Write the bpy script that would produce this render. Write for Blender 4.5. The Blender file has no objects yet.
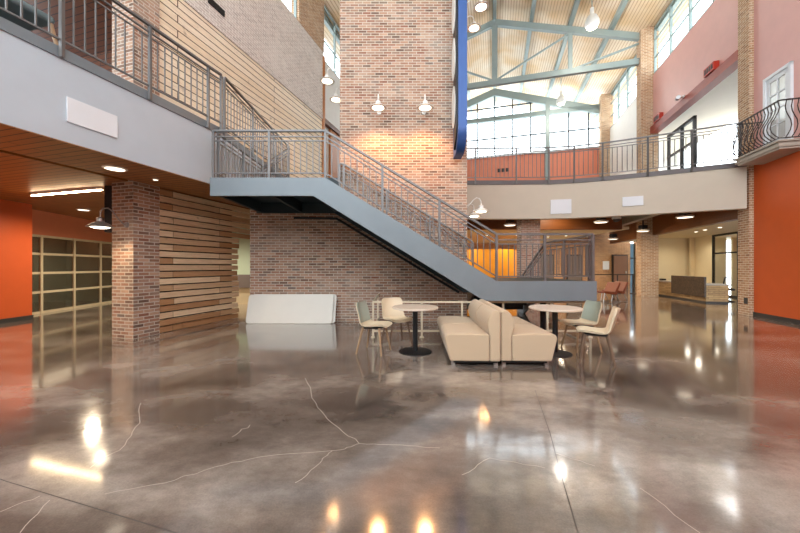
import bpy, bmesh, math, random
from mathutils import Vector, Matrix
random.seed(7)
C = bpy.context.scene.collection
PI = math.pi
TH = math.radians(16.0)
CS, SN = math.cos(TH), math.sin(TH)
F = 330.0; CAMZ = 1.4
def V(x, y, z): return Vector((x, y, z))
def H(s, t, z=0.0): return Vector((s*CS + t*SN, t*CS - s*SN, z))     # hall frame -> world
US, UT, UZ = H(1, 0), H(0, 1), Vector((0, 0, 1))
def fl(px, py):                                                       # floor point seen at a photo pixel
    y = F*CAMZ/(py-266.5); return Vector(((px-400)/F*y, y, 0))

# ------------------------------------------------------------------ materials
def lin(c):
    return tuple(((v/255)/12.92 if v/255 <= .04045 else ((v/255+.055)/1.055)**2.4) for v in c) + (1,)
class NT:
    def __init__(s, name):
        s.m = bpy.data.materials.new(name); s.m.use_nodes = True
        s.t = s.m.node_tree; s.b = s.t.nodes['Principled BSDF']
    def n(s, typ, **kw):
        o = s.t.nodes.new('ShaderNode'+typ)
        for k, v in kw.items(): setattr(o, k, v)
        return o
    def l(s, a, b): s.t.links.new(a, b)
    def set(s, **kw):
        for k, v in kw.items(): s.b.inputs[k.replace('_', ' ')].default_value = v
        return s
    def ramp(s, fac, stops):
        r = s.n('ValToRGB'); e = r.color_ramp.elements
        while len(e) < len(stops): e.new(.5)
        for x, (p, c) in zip(e, stops): x.position = p; x.color = c
        s.l(fac, r.inputs[0]); return r.outputs[0]
    def uv(s): return s.n('TexCoord').outputs['UV']
    def obj(s): return s.n('TexCoord').outputs['Object']
    def mix(s, fac, a, b, mode='MIX'):
        m = s.n('Mix', data_type='RGBA', blend_type=mode)
        for sock, v in ((m.inputs[0], fac), (m.inputs[6], a), (m.inputs[7], b)):
            if hasattr(v, 'links') or hasattr(v, 'is_linked'): s.l(v, sock)
            else: sock.default_value = v
        return m.outputs[2]
    def noise(s, vec, scale, detail=4, rough=.55):
        k = s.n('TexNoise'); k.inputs['Scale'].default_value = scale; k.inputs['Detail'].default_value = detail
        k.inputs['Roughness'].default_value = rough; s.l(vec, k.inputs['Vector']); return k.outputs['Fac']
    def bump(s, h, strength, dist=.01):
        b = s.n('Bump'); b.inputs['Strength'].default_value = strength; b.inputs['Distance'].default_value = dist
        s.l(h, b.inputs['Height']); s.l(b.outputs[0], s.b.inputs['Normal'])
def paint(name, c, rough=.55, metal=0, var=.06, scale=3.0, **kw):
    k = NT(name); a = lin(c); d = tuple(x*(1-var*2) for x in a[:3])+(1,)
    f = k.noise(k.obj(), scale)
    k.l(k.ramp(f, [(.3, d), (.7, a)]), k.b.inputs['Base Color'])
    k.set(Roughness=rough, Metallic=metal, **kw); return k.m
def brick(name, cols, mortar):
    k = NT(name); uv = k.uv(); t = k.n('TexBrick'); k.l(uv, t.inputs['Vector'])
    for n_, v in (('Scale', 1), ('Mortar Size', .0085), ('Mortar Smooth', .15), ('Bias', 0), ('Brick Width', .213), ('Row Height', .0677)):
        t.inputs[n_].default_value = v
    t.inputs['Color1'].default_value = (0, 0, 0, 1); t.inputs['Color2'].default_value = (1, 1, 1, 1); t.inputs['Mortar'].default_value = (.5, .5, .5, 1)
    n = len(cols)
    c = k.ramp(t.outputs['Color'], [(i/(n-1), lin(q)) for i, q in enumerate(cols)])
    nz = k.noise(uv, 9, 3); c = k.mix(.35, c, k.ramp(nz, [(.3, (.35, .35, .35, 1)), (.75, (1, 1, 1, 1))]), 'MULTIPLY')
    big = k.noise(uv, .8, 4)
    c = k.mix(t.outputs['Fac'], c, lin(mortar))
    c = k.mix(k.ramp(big, [(.5, (0, 0, 0, 1)), (.78, (.45, .45, .45, 1))]), c, lin(mortar))      # whitish mortar wash
    k.l(c, k.b.inputs['Base Color']); k.set(Roughness=.85)
    inv = k.n('Math', operation='SUBTRACT'); inv.inputs[0].default_value = 1; k.l(t.outputs['Fac'], inv.inputs[1])
    k.bump(inv.outputs[0], .5, .006); return k.m
def planks(name, c1, c2, gap, row, width=2.4, gapw=.009, rough=.55, knots=True):
    k = NT(name); uv = k.uv(); t = k.n('TexBrick'); k.l(uv, t.inputs['Vector']); t.offset = .37; t.offset_frequency = 2
    for n_, v in (('Scale', 1), ('Mortar Size', gapw), ('Mortar Smooth', .1), ('Bias', 0), ('Brick Width', width), ('Row Height', row)):
        t.inputs[n_].default_value = v
    t.inputs['Color1'].default_value = lin(c1); t.inputs['Color2'].default_value = lin(c2); t.inputs['Mortar'].default_value = lin(c1)
    mp = k.n('Mapping'); mp.inputs['Scale'].default_value = (1.5, 22, 1); k.l(uv, mp.inputs['Vector'])
    g = k.noise(mp.outputs[0], 1.5, 6, .65)
    c = k.mix(.6, t.outputs['Color'], k.ramp(g, [(.25, (.55, .48, .42, 1)), (.6, (1, 1, 1, 1))]), 'MULTIPLY')
    if knots:
        c = k.mix(k.ramp(k.noise(uv, 3.2, 2), [(.66, (0, 0, 0, 1)), (.76, (.55, .55, .55, 1))]), c, lin((110, 72, 40)))
    c = k.mix(t.outputs['Fac'], c, lin(gap))
    k.l(c, k.b.inputs['Base Color']); k.set(Roughness=rough); return k.m
def emit(name, c, st):
    k = NT(name); k.set(Base_Color=lin(c), Emission_Color=lin(c), Emission_Strength=st, Roughness=.5); return k.m
def glass(name, tint=(1, 1, 1), gl=.05, rough=.02):
    k = NT(name); k.t.nodes.remove(k.b); out = k.t.nodes['Material Output']
    tr = k.n('BsdfTransparent'); tr.inputs[0].default_value = tint+(1,)
    g = k.n('BsdfGlossy'); g.inputs['Roughness'].default_value = rough
    m = k.n('MixShader'); m.inputs[0].default_value = gl; k.l(tr.outputs[0], m.inputs[1]); k.l(g.outputs[0], m.inputs[2])
    k.l(m.outputs[0], out.inputs[0]); return k.m

M = {}
M['brick'] = brick('red_brown_brick', [(114, 89, 75), (170, 125, 101), (188, 145, 119), (140, 113, 98), (203, 164, 138), (152, 100, 79), (190, 151, 127), (128, 109, 100)], (202, 190, 174))
M['brick_pale'] = brick('pale_washed_brick', [(196, 180, 170), (220, 204, 194), (208, 192, 182), (228, 214, 204)], (238, 232, 224))
M['brick_buff'] = brick('buff_brick', [(154, 110, 76), (192, 148, 110), (174, 128, 90), (204, 164, 128)], (214, 198, 174))
M['brick_tan'] = brick('tan_orange_brick', [(150, 96, 60), (190, 132, 84), (172, 116, 72), (204, 150, 100)], (214, 186, 150))
M['slat'] = planks('reclaimed_board', (180, 128, 82), (248, 222, 184), (46, 26, 14), .145, 3.4, .004)
M['siding'] = planks('pale_pine_siding', (244, 222, 190), (250, 234, 210), (92, 68, 48), 0.17, 9.0, .013, knots=True)
M['soffit'] = planks('brown_plank_soffit', (156, 100, 50), (168, 110, 56), (52, 26, 12), .125, 4.5, .009, rough=.4, knots=False)
M['soffit_dark'] = planks('deep_brown_plank', (104, 56, 30), (116, 64, 34), (36, 16, 8), .16, 4.5, .012, rough=.4, knots=False)
M['wood_dark'] = planks('dark_brown_wood', (112, 66, 30), (124, 74, 36), (84, 46, 20), .6, 6, .004, rough=.4, knots=False)
M['wood_orange'] = planks('orange_brown_wood', (176, 104, 40), (188, 116, 48), (150, 84, 30), .5, 3, .004, rough=.4, knots=False)
def concrete():
    k = NT('polished_concrete'); o = k.obj()
    mp = k.n('Mapping'); mp.inputs['Scale'].default_value = (.55, 1.0, 1); mp.inputs['Rotation'].default_value = (0, 0, .5); k.l(o, mp.inputs['Vector'])
    n1 = k.noise(mp.outputs[0], .9, 8, .62); n2 = k.noise(o, 5.5, 6, .7); n3 = k.noise(o, 90, 2, .6)
    c = k.ramp(n1, [(.34, lin((84, 75, 69))), (.5, lin((132, 120, 111))), (.64, lin((184, 173, 163)))])
    c = k.mix(.5, c, k.ramp(n2, [(.3, (.45, .43, .41, 1)), (.7, (1.0, 1.0, 1.0, 1))]), 'MULTIPLY')
    c = k.mix(.4, c, k.ramp(n3, [(.35, (.6, .6, .6, 1)), (.65, (1, 1, 1, 1))]), 'MULTIPLY')
    k.l(c, k.b.inputs['Base Color'])
    r = k.n('MapRange'); r.inputs[3].default_value = .075; r.inputs[4].default_value = .16; k.l(n2, r.inputs[0]); k.l(r.outputs[0], k.b.inputs['Roughness'])
    k.set(IOR=1.55, Coat_Weight=.75, Coat_IOR=1.58, Coat_Roughness=.075); k.bump(k.noise(o, 1.6, 3), .03, .02); return k.m
M['concrete'] = concrete()
M['crack'] = paint('pale_crack_filler', (172, 160, 148), .4); M['joint'] = paint('dark_saw_cut', (70, 62, 58), .6)
M['red'] = paint('orange_red_paint', (204, 88, 34), .45, var=.03)
M['salmon'] = paint('salmon_paint', (222, 132, 100), .5, var=.03)
M['red_daylit'] = paint('daylit_red_paint', (214, 164, 156), .5, var=.03)  # upper right wall: red paint with its daylight wash put into the colour
M['band'] = paint('dark_red_trim', (158, 66, 48), .5)
M['greige_warmlit'] = paint('warmlit_greige_paint', (202, 192, 174), .6, var=.02)  # fascia paint on the bridge, warm lamp light put into the colour
M['greige_daylit'] = paint('daylit_greige_paint', (194, 206, 216), .6, var=.02)  # same fascia paint on the left balcony, cool daylight put into the colour
M['white_wall'] = paint('white_wall_paint', (232, 230, 224), .6, var=.02)
M['cream_wall'] = paint('cream_wall_paint', (226, 208, 168), .6, var=.02)
M['mint'] = paint('mint_green_paint', (196, 214, 190), .6, var=.02)
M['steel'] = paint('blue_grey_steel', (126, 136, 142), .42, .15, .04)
M['under'] = paint('shaded_teal_steel', (40, 54, 60), .5, .1)  # stair steel seen from below, its shade put into the colour
M['cap'] = paint('dark_bronze_cap', (104, 98, 98), .5, .1)
M['rail'] = paint('grey_rail_metal', (114, 112, 111), .4, .35, .04)
M['truss'] = paint('grey_green_steel', (146, 160, 158), .5, .1, .04)
M['mullion'] = paint('dark_grey_mullion', (60, 66, 70), .5, .1)
M['black'] = paint('black_metal', (34, 34, 36), .45, .3); M['dark'] = paint('charcoal', (52, 48, 46), .6)
M['panelw'] = paint('white_panel', (226, 230, 234), .55, var=.02)
M['boardw'] = paint('white_board_laminate', (230, 225, 214), .5, var=.02)
M['cream'] = paint('cream_shell_plastic', (226, 208, 178), .4, var=.02); M['sage'] = paint('sage_grey_pad', (160, 168, 154), .6, var=.06)
M['legwood'] = paint('pale_ash_wood', (176, 142, 106), .5, var=.12, scale=14)
M['legdark'] = paint('greyed_ash_wood', (122, 96, 76), .5, var=.12, scale=14)
M['creamrail'] = paint('cream_pipe_paint', (222, 206, 178), .45)
M['tabletop'] = paint('pale_laminate', (222, 206, 188), .35, var=.05, scale=30)
M['gold'] = paint('bronze_base', (150, 112, 60), .25, .8)
M['chrome'] = paint('brushed_steel', (176, 172, 166), .3, .9)
M['lampwhite'] = paint('white_enamel', (240, 238, 232), .3); M['lampgrey'] = paint('galvanised_metal', (170, 168, 166), .35, .6)
M['blue'] = paint('blue_sign_metal', (52, 88, 150), .4, .2)
M['iron'] = paint('wrought_iron', (60, 48, 44), .45, .4)
M['doorframe'] = paint('champagne_aluminium', (220, 204, 176), .4, .2); M['mould'] = paint('grey_moulding', (176, 166, 152), .5)
M['orange'] = paint('mustard_orange_paint', (226, 150, 26), .5); M['rust'] = paint('rust_leather', (128, 58, 26), .5)
M['teal'] = paint('teal_grey_upholstery', (120, 138, 142), .7)
M['doorbrown'] = paint('brown_door', (134, 92, 66), .5); M['doorgrey'] = paint('taupe_door', (120, 108, 100), .5)
M['redbox'] = paint('red_fixture', (190, 50, 30), .4)
M['lampon'] = emit('lit_bulb', (255, 240, 214), 5); M['tube'] = emit('lit_linear_lamp', (255, 226, 180), 30); M['disc'] = emit('lit_disc', (255, 240, 215), 2.5)
M['glass'] = glass('clear_glass', (.96, .98, .98)); M['glass_grey'] = glass('grey_glass', (.16, .2, .22), .05); M['glass_dark'] = glass('smoked_glass', (.55, .46, .36), .12)
def fabric():
    k = NT('beige_woven_fabric'); n = k.noise(k.obj(), 160, 2)
    k.l(k.ramp(n, [(.3, lin((182, 159, 131))), (.7, lin((208, 185, 155)))]), k.b.inputs['Base Color']); k.set(Roughness=.9, Sheen_Weight=.2); k.bump(n, .15, .003); return k.m
M['fabric'] = fabric()
def stone(name, a, b, c):
    k = NT(name); uv = k.uv(); t = k.n('TexBrick'); k.l(uv, t.inputs['Vector'])
    for n_, v in (('Scale', 1), ('Mortar Size', .004), ('Bias', 0), ('Brick Width', .33), ('Row Height', .075)): t.inputs[n_].default_value = v
    t.inputs['Color1'].default_value = lin(a); t.inputs['Color2'].default_value = lin(b); t.inputs['Mortar'].default_value = lin(c)
    n = k.noise(uv, 14, 6, .7); k.l(k.mix(.6, t.outputs['Color'], k.ramp(n, [(.35, (.45, .42, .38, 1)), (.65, (1, 1, 1, 1))]), 'MULTIPLY'), k.b.inputs['Base Color'])
    k.set(Roughness=.7); return k.m
M['stone'] = stone('tan_ledger_stone', (196, 162, 112), (160, 128, 88), (100, 78, 54))
def granite():
    k = NT('dark_brown_granite'); n = k.noise(k.obj(), 16, 6, .75)
    k.l(k.ramp(n, [(.35, lin((38, 30, 24))), (.5, lin((66, 53, 42))), (.65, lin((94, 78, 61)))]), k.b.inputs['Base Color']); k.set(Roughness=.4); return k.m
M['granite'] = granite()
def deck():
    k = NT('tan_ribbed_deck'); uv = k.uv(); s = k.n('SeparateXYZ'); k.l(uv, s.inputs[0])
    f = k.n('Math', operation='MULTIPLY'); f.inputs[1].default_value = 1/.13; k.l(s.outputs[0], f.inputs[0])
    fr = k.n('Math', operation='FRACT'); k.l(f.outputs[0], fr.inputs[0])
    n = k.noise(uv, .55, 2)
    base = k.ramp(n, [(.36, lin((230, 194, 146))), (.5, lin((238, 214, 182))), (.7, lin((244, 230, 210)))])
    k.l(k.mix(k.ramp(fr.outputs[0], [(.0, (.75, .75, .75, 1)), (.22, (.75, .75, .75, 1)), (.3, (0, 0, 0, 1)), (.92, (0, 0, 0, 1))]), base, lin((190, 150, 108))), k.b.inputs['Base Color']); k.set(Roughness=.6); return k.m
M['deck'] = deck()

# ------------------------------------------------------------------ mesh builder
class MB:
    def __init__(s): s.v = []; s.f = []
    def add(s, vs, fs):
        n = len(s.v); s.v += [Vector(q) for q in vs]; s.f += [tuple(i+n for i in f) for f in fs]; return s
    def hexa(s, p, u, v, w):
        p = Vector(p); a = [p, p+u, p+u+v, p+v]; b = [q+w for q in a]
        fs = [(3, 2, 1, 0), (4, 5, 6, 7), (0, 1, 5, 4), (1, 2, 6, 5), (2, 3, 7, 6), (3, 0, 4, 7)]
        if u.cross(v).dot(w) < 0: fs = [f[::-1] for f in fs]
        return s.add(a+b, fs)
    def bx(s, x0, x1, y0, y1, z0, z1): return s.hexa(V(x0, y0, z0), V(x1-x0, 0, 0), V(0, y1-y0, 0), V(0, 0, z1-z0))
    def hb(s, s0, s1, t0, t1, z0, z1): return s.hexa(H(s0, t0, z0), US*(s1-s0), UT*(t1-t0), UZ*(z1-z0))
    def seg(s, a, b, thick, z0, z1, side=1):        # vertical slab along ground line a-b
        a = Vector((a[0], a[1], 0)); b = Vector((b[0], b[1], 0)); d = (b-a); n = Vector((-d.y, d.x, 0)).normalized()*thick*side
        return s.hexa(a+UZ*z0, d, n, UZ*(z1-z0))
    def bar(s, a, b, w, h, up=None):                # rectangular bar
        a = Vector(a); b = Vector(b); d = b-a
        up = up or (UZ if abs(d.normalized().z) < .95 else V(0, 1, 0))
        r = d.cross(up).normalized(); u = r.cross(d).normalized()
        return s.hexa(a-r*w/2-u*h/2, d, r*w, u*h)
    def prism(s, poly, ext):
        n = len(poly); a = [Vector(p) for p in poly]; b = [p+ext for p in a]
        nrm = Vector((0, 0, 0))
        for i in range(n): nrm += a[i].cross(a[(i+1) % n])
        fs = [tuple(range(n))[::-1], tuple(range(n, 2*n))]+[(i, (i+1) % n, n+(i+1) % n, n+i) for i in range(n)]
        if nrm.dot(ext) < 0: fs = [f[::-1] for f in fs]
        return s.add(a+b, fs)
    def tube(s, pts, r, n=8, r2=None):
        pts = [Vector(p) for p in pts]; L = len(pts); rings = []
        d0 = (pts[1]-pts[0]).normalized(); ref = V(0, 0, 1) if abs(d0.z) < .9 else V(1, 0, 0); x = d0.cross(ref).normalized()
        for i, p in enumerate(pts):
            d = (pts[min(i+1, L-1)]-pts[max(i-1, 0)]).normalized(); x = (x-d*x.dot(d)).normalized(); y = d.cross(x)
            rr = r if r2 is None else r+(r2-r)*i/(L-1)
            rings.append([p+(x*math.cos(2*PI*k/n)+y*math.sin(2*PI*k/n))*rr for k in range(n)])
        fs = []
        for i in range(L-1):
            for k in range(n): fs.append((i*n+k, i*n+(k+1) % n, (i+1)*n+(k+1) % n, (i+1)*n+k))
        fs.append(tuple(range(n))[::-1]); fs.append(tuple(range((L-1)*n, L*n)))
        return s.add([q for g in rings for q in g], fs)
    def lathe(s, prof, c, n=24):                    # prof: (r, z) bottom->top outer
        c = Vector(c); L = len(prof); vs = []; fs = []
        for r, z in prof:
            for k in range(n): vs.append(c+V(r*math.cos(2*PI*k/n), r*math.sin(2*PI*k/n), z))
        for i in range(L-1):
            for k in range(n): fs.append((i*n+k, i*n+(k+1) % n, (i+1)*n+(k+1) % n, (i+1)*n+k))
        fs.append(tuple(range(n))[::-1]); fs.append(tuple(range((L-1)*n, L*n)))
        return s.add(vs, fs)
    def build(s, name, m, parent=None, bevel=0, seg=2, smooth=True, tag=None):
        if parent is None:
            xs = [v.x for v in s.v]; ys = [v.y for v in s.v]
            off = V((min(xs)+max(xs))/2, (min(ys)+max(ys))/2, min(v.z for v in s.v))
        else:
            off = V(0, 0, 0); q = parent
            while q: off = off+q.location; q = q.parent
        me = bpy.data.meshes.new(name); me.from_pydata([v-off for v in s.v], [], s.f); me.update()
        uv = me.uv_layers.new(name='UVMap').data
        for p in me.polygons:
            n = p.normal
            for li in p.loop_indices:
                w = me.vertices[me.loops[li].vertex_index].co+off
                if abs(n.z) > .7: uv[li].uv = (w.x*CS-w.y*SN, w.x*SN+w.y*CS)
                else:
                    t = Vector((-n.y, n.x, 0)).normalized(); uv[li].uv = (w.dot(t), w.z)
        if smooth:
            me.shade_smooth(); me.set_sharp_from_angle(angle=math.radians(38))
        me.materials.append(M[m] if isinstance(m, str) else m)
        o = bpy.data.objects.new(name, me); C.objects.link(o)
        if parent: o.parent = parent
        else: o.location = off
        if bevel:
            b = o.modifiers.new('bevel', 'BEVEL'); b.width = bevel; b.segments = seg; b.limit_method = 'ANGLE'; b.angle_limit = .6
        return o
def tag(o, label=None, cat=None, group=None, kind=None):
    for k, v in (('label', label), ('category', cat), ('group', group), ('kind', kind)):
        if v: o[k] = v
    return o
def thing(name, loc, label, cat, group=None, rz=0):
    o = bpy.data.objects.new(name, None); C.objects.link(o); o.location = loc; o.rotation_euler.z = rz; o.empty_display_size = .1
    return tag(o, label, cat, group)
def struct(o): o['kind'] = 'structure'; return o
def kids(o): return [c for c in list(C.objects) if c.parent == o]
def copy_tree(o, parent=None):
    c = o.copy(); C.objects.link(c)
    if parent: c.parent = parent
    for ch in kids(o): copy_tree(ch, c)
    return c
def place(proto, used, loc, rz, label, group=None):
    o = copy_tree(proto) if used else proto
    o.location = loc; o.rotation_euler.z = rz; o['label'] = label
    if group: o['group'] = group
    return o

# ------------------------------------------------------------------ SETTING
WL, WR = -6.75, 7.09          # hall wall planes (s)
floor = struct(MB().bx(-18, 24, -7, 27, -.1, 0).build('floor', 'concrete'))
def strip(pts, w, m, name='crack'):
    mb = MB()
    P = [fl(*p) for p in pts]
    for a, b in zip(P, P[1:]):
        d = (b-a); n = Vector((-d.y, d.x, 0)).normalized()*w/2
        mb.add([a-n+UZ*.0008, b-n+UZ*.0008, b+n+UZ*.0008, a+n+UZ*.0008], [(0, 1, 2, 3)])
    q = mb.build(name, m, floor)
def jag(pts, n=5, amp=2.0):
    out = []
    for (a, b), (c, d) in zip(pts, pts[1:]):
        for i in range(n):
            f = i/n; out.append((a+(c-a)*f+random.uniform(-amp, amp)*(i > 0), b+(d-b)*f+random.uniform(-.4, .4)*amp*(i > 0)))
    return out+[pts[-1]]
for pts in ([(105, 494), (165, 483), (215, 467), (260, 457), (340, 450), (359, 443.5), (400, 445), (440, 448)], [(305, 378), (316, 403), (332, 423), (359, 443.5)],
            [(332, 451), (320, 463), (295, 483)], [(141, 403), (140, 423), (125, 445), (90, 468)], [(0, 512), (40, 496)], [(20, 533), (50, 500)],
            [(462, 475), (490, 458), (545, 468)], [(555, 453), (595, 466)], [(640, 488), (700, 533)], [(232, 437), (250, 425)]):
    strip(jag(pts), .0055, 'crack')
strip([(0, 479), (5, 481), (170, 531), (200, 541)], .006, 'joint', 'saw_cut'); strip([(535, 390), (550, 433), (562, 478), (578, 533)], .006, 'joint', 'saw_cut')

# --- tower and the wall below the landing (aligned with the picture's frontal direction)
TY = 8.45
struct(MB().bx(-1.54, 1.72, TY, 11.2, 0, 12.6).build('wall_tower', 'brick'))
struct(MB().bx(-3.84, -1.54, TY, TY+.3, 0, 3.0).build('wall_under_landing', 'brick'))

# --- left wall of the hall
pill = struct(MB().hb(-7.27, -6.7, 4.7, 5.22, 0, 10.15).build('wall_left_pillar', 'brick'))
sl = MB(); z = 0.0; k = 0
while z < 3.0:
    e = 7.42 if z < 2.15 else 8.35
    sl.hb(WL-.03, WL+.03+random.uniform(-.02, .02), 5.2, e+(random.uniform(-.04, .05) if z < 2.15 else 0), z+.008, min(z+.126, 3.03)); z += .145
struct(sl.build('wall_left_slats', 'slat'))
struct(MB().hb(WL-.16, WL-.06, 5.2, 7.3, 0, 3.05).build('wall_left_backing', 'dark'))
struct(MB().hb(WL-.3, WL, 5.2, 12.1, 4.2, 7.45).build('wall_left_siding', 'siding'))
struct(MB().hb(WL-.3, WL+.02, -5, 12.1, 7.45, 10.15).hb(WL-.3, WL+.03, -5, 12.1, 7.4, 7.5).build('wall_left_brick', 'brick_pale'))
struct(MB().hb(WL-.02, WL+.05, 12.05, 12.2, 4.2, 10.0).build('trim_1', 'wood_orange'))
struct(MB().hb(WL-.55, WL-.22, 12.1, 24.6, 4.2, 10.15).build('wall_left_far', 'white_wall'))
struct(MB().hb(WL-.24, WL-.12, 13.0, 15.6, 4.25, 7.45).build('door_4', 'wood_orange'))
struct(MB().hb(WL-.3, WL+.03, 10.35, 12.15, 10.15, 12.6).build('wall_left_pilaster', 'brick_buff'))
def clerestory(name, s, t0, t1, z0, z1, nv, zs, thick=.06, side=1):
    fr = MB()
    fr.hb(s-.05, s+.05, t0, t1, z0, z0+.09).hb(s-.05, s+.05, t0, t1, z1-.09, z1)
    for i in range(nv+1):
        t = t0+(t1-t0)*i/nv; fr.hb(s-.05, s+.05, t-thick/2, t+thick/2, z0, z1)
    for q in zs: fr.hb(s-.03, s+.03, t0, t1, q-.025, q+.025)
    w = struct(fr.build(name, 'truss')); MB().hb(s-.01, s+.01, t0, t1, z0, z1).build('pane', 'glass', w); return w
clerestory('window_1', WL-.12, -5, 10.35, 10.15, 12.65, 9, (11.1, 12.05))
clerestory('window_2', WL-.3, 12.2, 24.3, 10.15, 12.6, 8, (11.1, 12.05))

struct(MB().hb(-16, 7.3, -5.2, -5.0, 0, 4.6).build('wall_rear_unseen', 'white_wall'))  # unseen wall, kept low so sky light enters from behind
# --- left ground floor wing: soffit, garage wall, red block
struct(MB().prism([H(-6.66, -5, 3.04), H(-5.453, -5, 3.04), V(-3.723, 6.8, 3.04), V(-3.723, 8.4, 3.04), H(-6.66, 9.1, 3.04)], UZ*.26).hb(-16, -6.84, -5, 16, 3.05, 3.3).build('ceiling_left', 'soffit'))
struct(MB().hb(-6.84, -6.66, -5, 8.4, 3.09, 3.3).build('trim_2', 'dark'))
g0, g1 = V(-10.45, 8.7, 0), V(-11.42, 14.2, 0)
gd = (g1-g0).normalized(); gn = Vector((-gd.y, gd.x, 0))
struct(MB().seg(g0, g1, .2, 2.34, 3.06).seg(V(-11.36, 13.85, 0), g1, .2, 0, 2.34).build('wall_left_garage', 'salmon'))
gdoor = MB(); pos = []
t0 = 1.15-1.22
for i in range(5):
    t = t0+1.225*i; pos.append(t)
    c = g0+gd*max(t, .03); gdoor.hexa(c-gd*.03+gn*.02, gd*.075, gn*.06, UZ*2.34)
for zz in (0, .6, 1.17, 1.74, 2.27): gdoor.hexa(g0+gn*.03+UZ*zz, gd*4.9, gn*.05, UZ*.07)
door = struct(gdoor.build('door_1', 'doorframe'))
MB().hexa(g0+gn*.05, gd*4.9, gn*.01, UZ*2.3).build('pane', 'glass_dark', door)
struct(MB().seg(V(-11.2, 8.9, 0), V(-13.7, 8, 0), .1, 0, 3.06).seg(V(-13.6, 8, 0), V(-14.6, 14.5, 0), .1, 0, 3.06).seg(V(-11.5, 14.4, 0), V(-14.6, 14.5, 0), .1, 0, 3.06).build('wall_left_store', 'doorbrown'))
struct(MB().prism([V(-9.6, 3.0, 0), V(-9.81, 8.8, 0), V(-11.3, 8.95, 0), V(-11.0, 3.0, 0)], UZ*3.05).build('wall_left_red', 'red'))
struct(MB().seg(V(-9.585, 3.0, 0), V(-9.79, 8.815, 0), .02, 0, .11, 1).build('baseboard_left', 'dark'))
struct(MB().bx(-11.5, -3.2, 13.9, 14.0, 0, 3.05).build('wall_left_mint', 'mint'))

# --- balcony on the left (floor 4.25)
struct(MB().prism([H(-5.65, -5, 3.05), H(-5.45, -5, 3.05), V(-3.72, 6.8, 3.05), V(-3.72, 11.3, 3.05), V(-3.92, 11.3, 3.05), V(-3.92, 6.84, 3.05)], UZ*1.07).build('wall_balcony_fascia', 'greige_daylit'))
lfa = [H(-5.43, -5, 4.12), V(-3.7, 6.79, 4.12), V(-3.7, 11.3, 4.12)]
struct(MB().prism([H(-5.66, -5, 4.12), lfa[0], lfa[1], lfa[2], V(-3.92, 11.3, 4.12), V(-3.92, 6.84, 4.12)], UZ*.14).build('trim_3', 'steel'))
struct(MB().prism([H(-15, -5, 4.05), H(-5.66, -5, 4.05), V(-3.92, 6.84, 4.05), V(-3.92, 11.2, 4.05), H(-6.75, 12, 4.05), H(-6.76, 12, 4.05), H(-6.76, 5.2, 4.05), H(-15, 5.2, 4.05)], UZ*.18).build('floor_balcony', 'dark'))
struct(MB().hb(-14, -6.8, -2, 14, 7.4, 7.6).build('ceiling_upper_left', 'soffit_dark'))
struct(MB().hb(-14, -7.4, 6.6, 6.7, 4.25, 7.4).build('wall_upper_left', 'soffit_dark'))

# --- back bridge and the upper floor
fas = [V(1.72, 11.45, 0), V(2.6, 11.42, 0), V(4.0, 11.4, 0), V(5.1, 11.36, 0), V(5.9, 11.2, 0), V(6.7, 10.93, 0), V(7.8, 10.4, 0), H(6.86, 11.68)]
bf = MB()
def offs(pts, d):
    out = []
    for i, p in enumerate(pts):
        a = pts[max(i-1, 0)]; b = pts[min(i+1, len(pts)-1)]; t = (b-a).normalized(); out.append(p+Vector((-t.y, t.x, 0))*d)
    return out
def ribbon(pts, thick, z0, z1):
    mb = MB(); a = pts; b = offs(pts, thick)
    return mb.prism([p+UZ*z0 for p in a]+[p+UZ*z0 for p in b[::-1]], UZ*(z1-z0))
struct(ribbon(fas, .25, 3.05, 4.23).build('wall_bridge_fascia', 'greige_warmlit', smooth=True))
struct(ribbon(offs(fas, -.03), .3, 4.23, 4.37).build('trim_4', 'cap'))
b2 = offs(fas, .27)
struct(MB().prism([p+UZ*4.1 for p in b2]+[H(7.15, 11.95, 4.1), H(7.15, 24.4, 4.1), H(-6.9, 24.4, 4.1), H(-6.9, 12.3, 4.1), V(-3.6, 11.35, 4.1), V(1.6, 11.35, 4.1)], UZ*.16).build('floor_upper', 'dark'))
# gable end
GT = 24.5
struct(MB().hb(-7.4, 7.4, GT, GT+.2, 4.2, 9.25).build('wall_back_upper', 'salmon'))
struct(MB().hb(-7.4, 7.4, GT, GT+.2, 3.0, 4.2).build('wall_back_band', 'greige_warmlit'))
gw = MB(); gt0, gt1 = GT+.0, GT+.08
def roofz(s): return 13.9-abs(s)*.33
for i in range(-6, 7):
    s = i*1.2; gw.hb(s-.04, s+.04, gt0, gt1, 9.15, roofz(s)-.25)
for zq in (10.55, 12.75):
    ext = 7.2 if zq < 12.5 else (13.75-zq)/.33
    gw.hb(-ext, ext, gt0, gt1, zq-.04, zq+.04)
gwin = struct(gw.build('window_3', 'mullion'))
MB().prism([H(-7.2, GT+.04, 9.15), H(7.2, GT+.04, 9.15), H(7.2, GT+.04, 12.35), H(0, GT+.04, 14.4), H(-7.2, GT+.04, 12.35)], UT*.012).build('pane', 'glass', gwin)
MB().hb(-7.3, 7.3, GT-.15, GT+.1, 11.75, 12.05).build('transom', 'truss', gwin)
MB().hb(-7.3, 7.3, GT-.1, GT+.1, 9.2, 9.32).build('sill', 'panelw', gwin)
for sgn in (-1, 1):
    MB().hexa(H(0, GT-.15, 13.55), US*sgn*7.3+UZ*(-7.3*.325), UT*.25, UZ*.5).build('head_beam', 'truss', gwin)
MB().hb(3.33, 3.6, GT-.2, GT+.1, 4.3, 12.6).build('post', 'truss', gwin)

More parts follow.
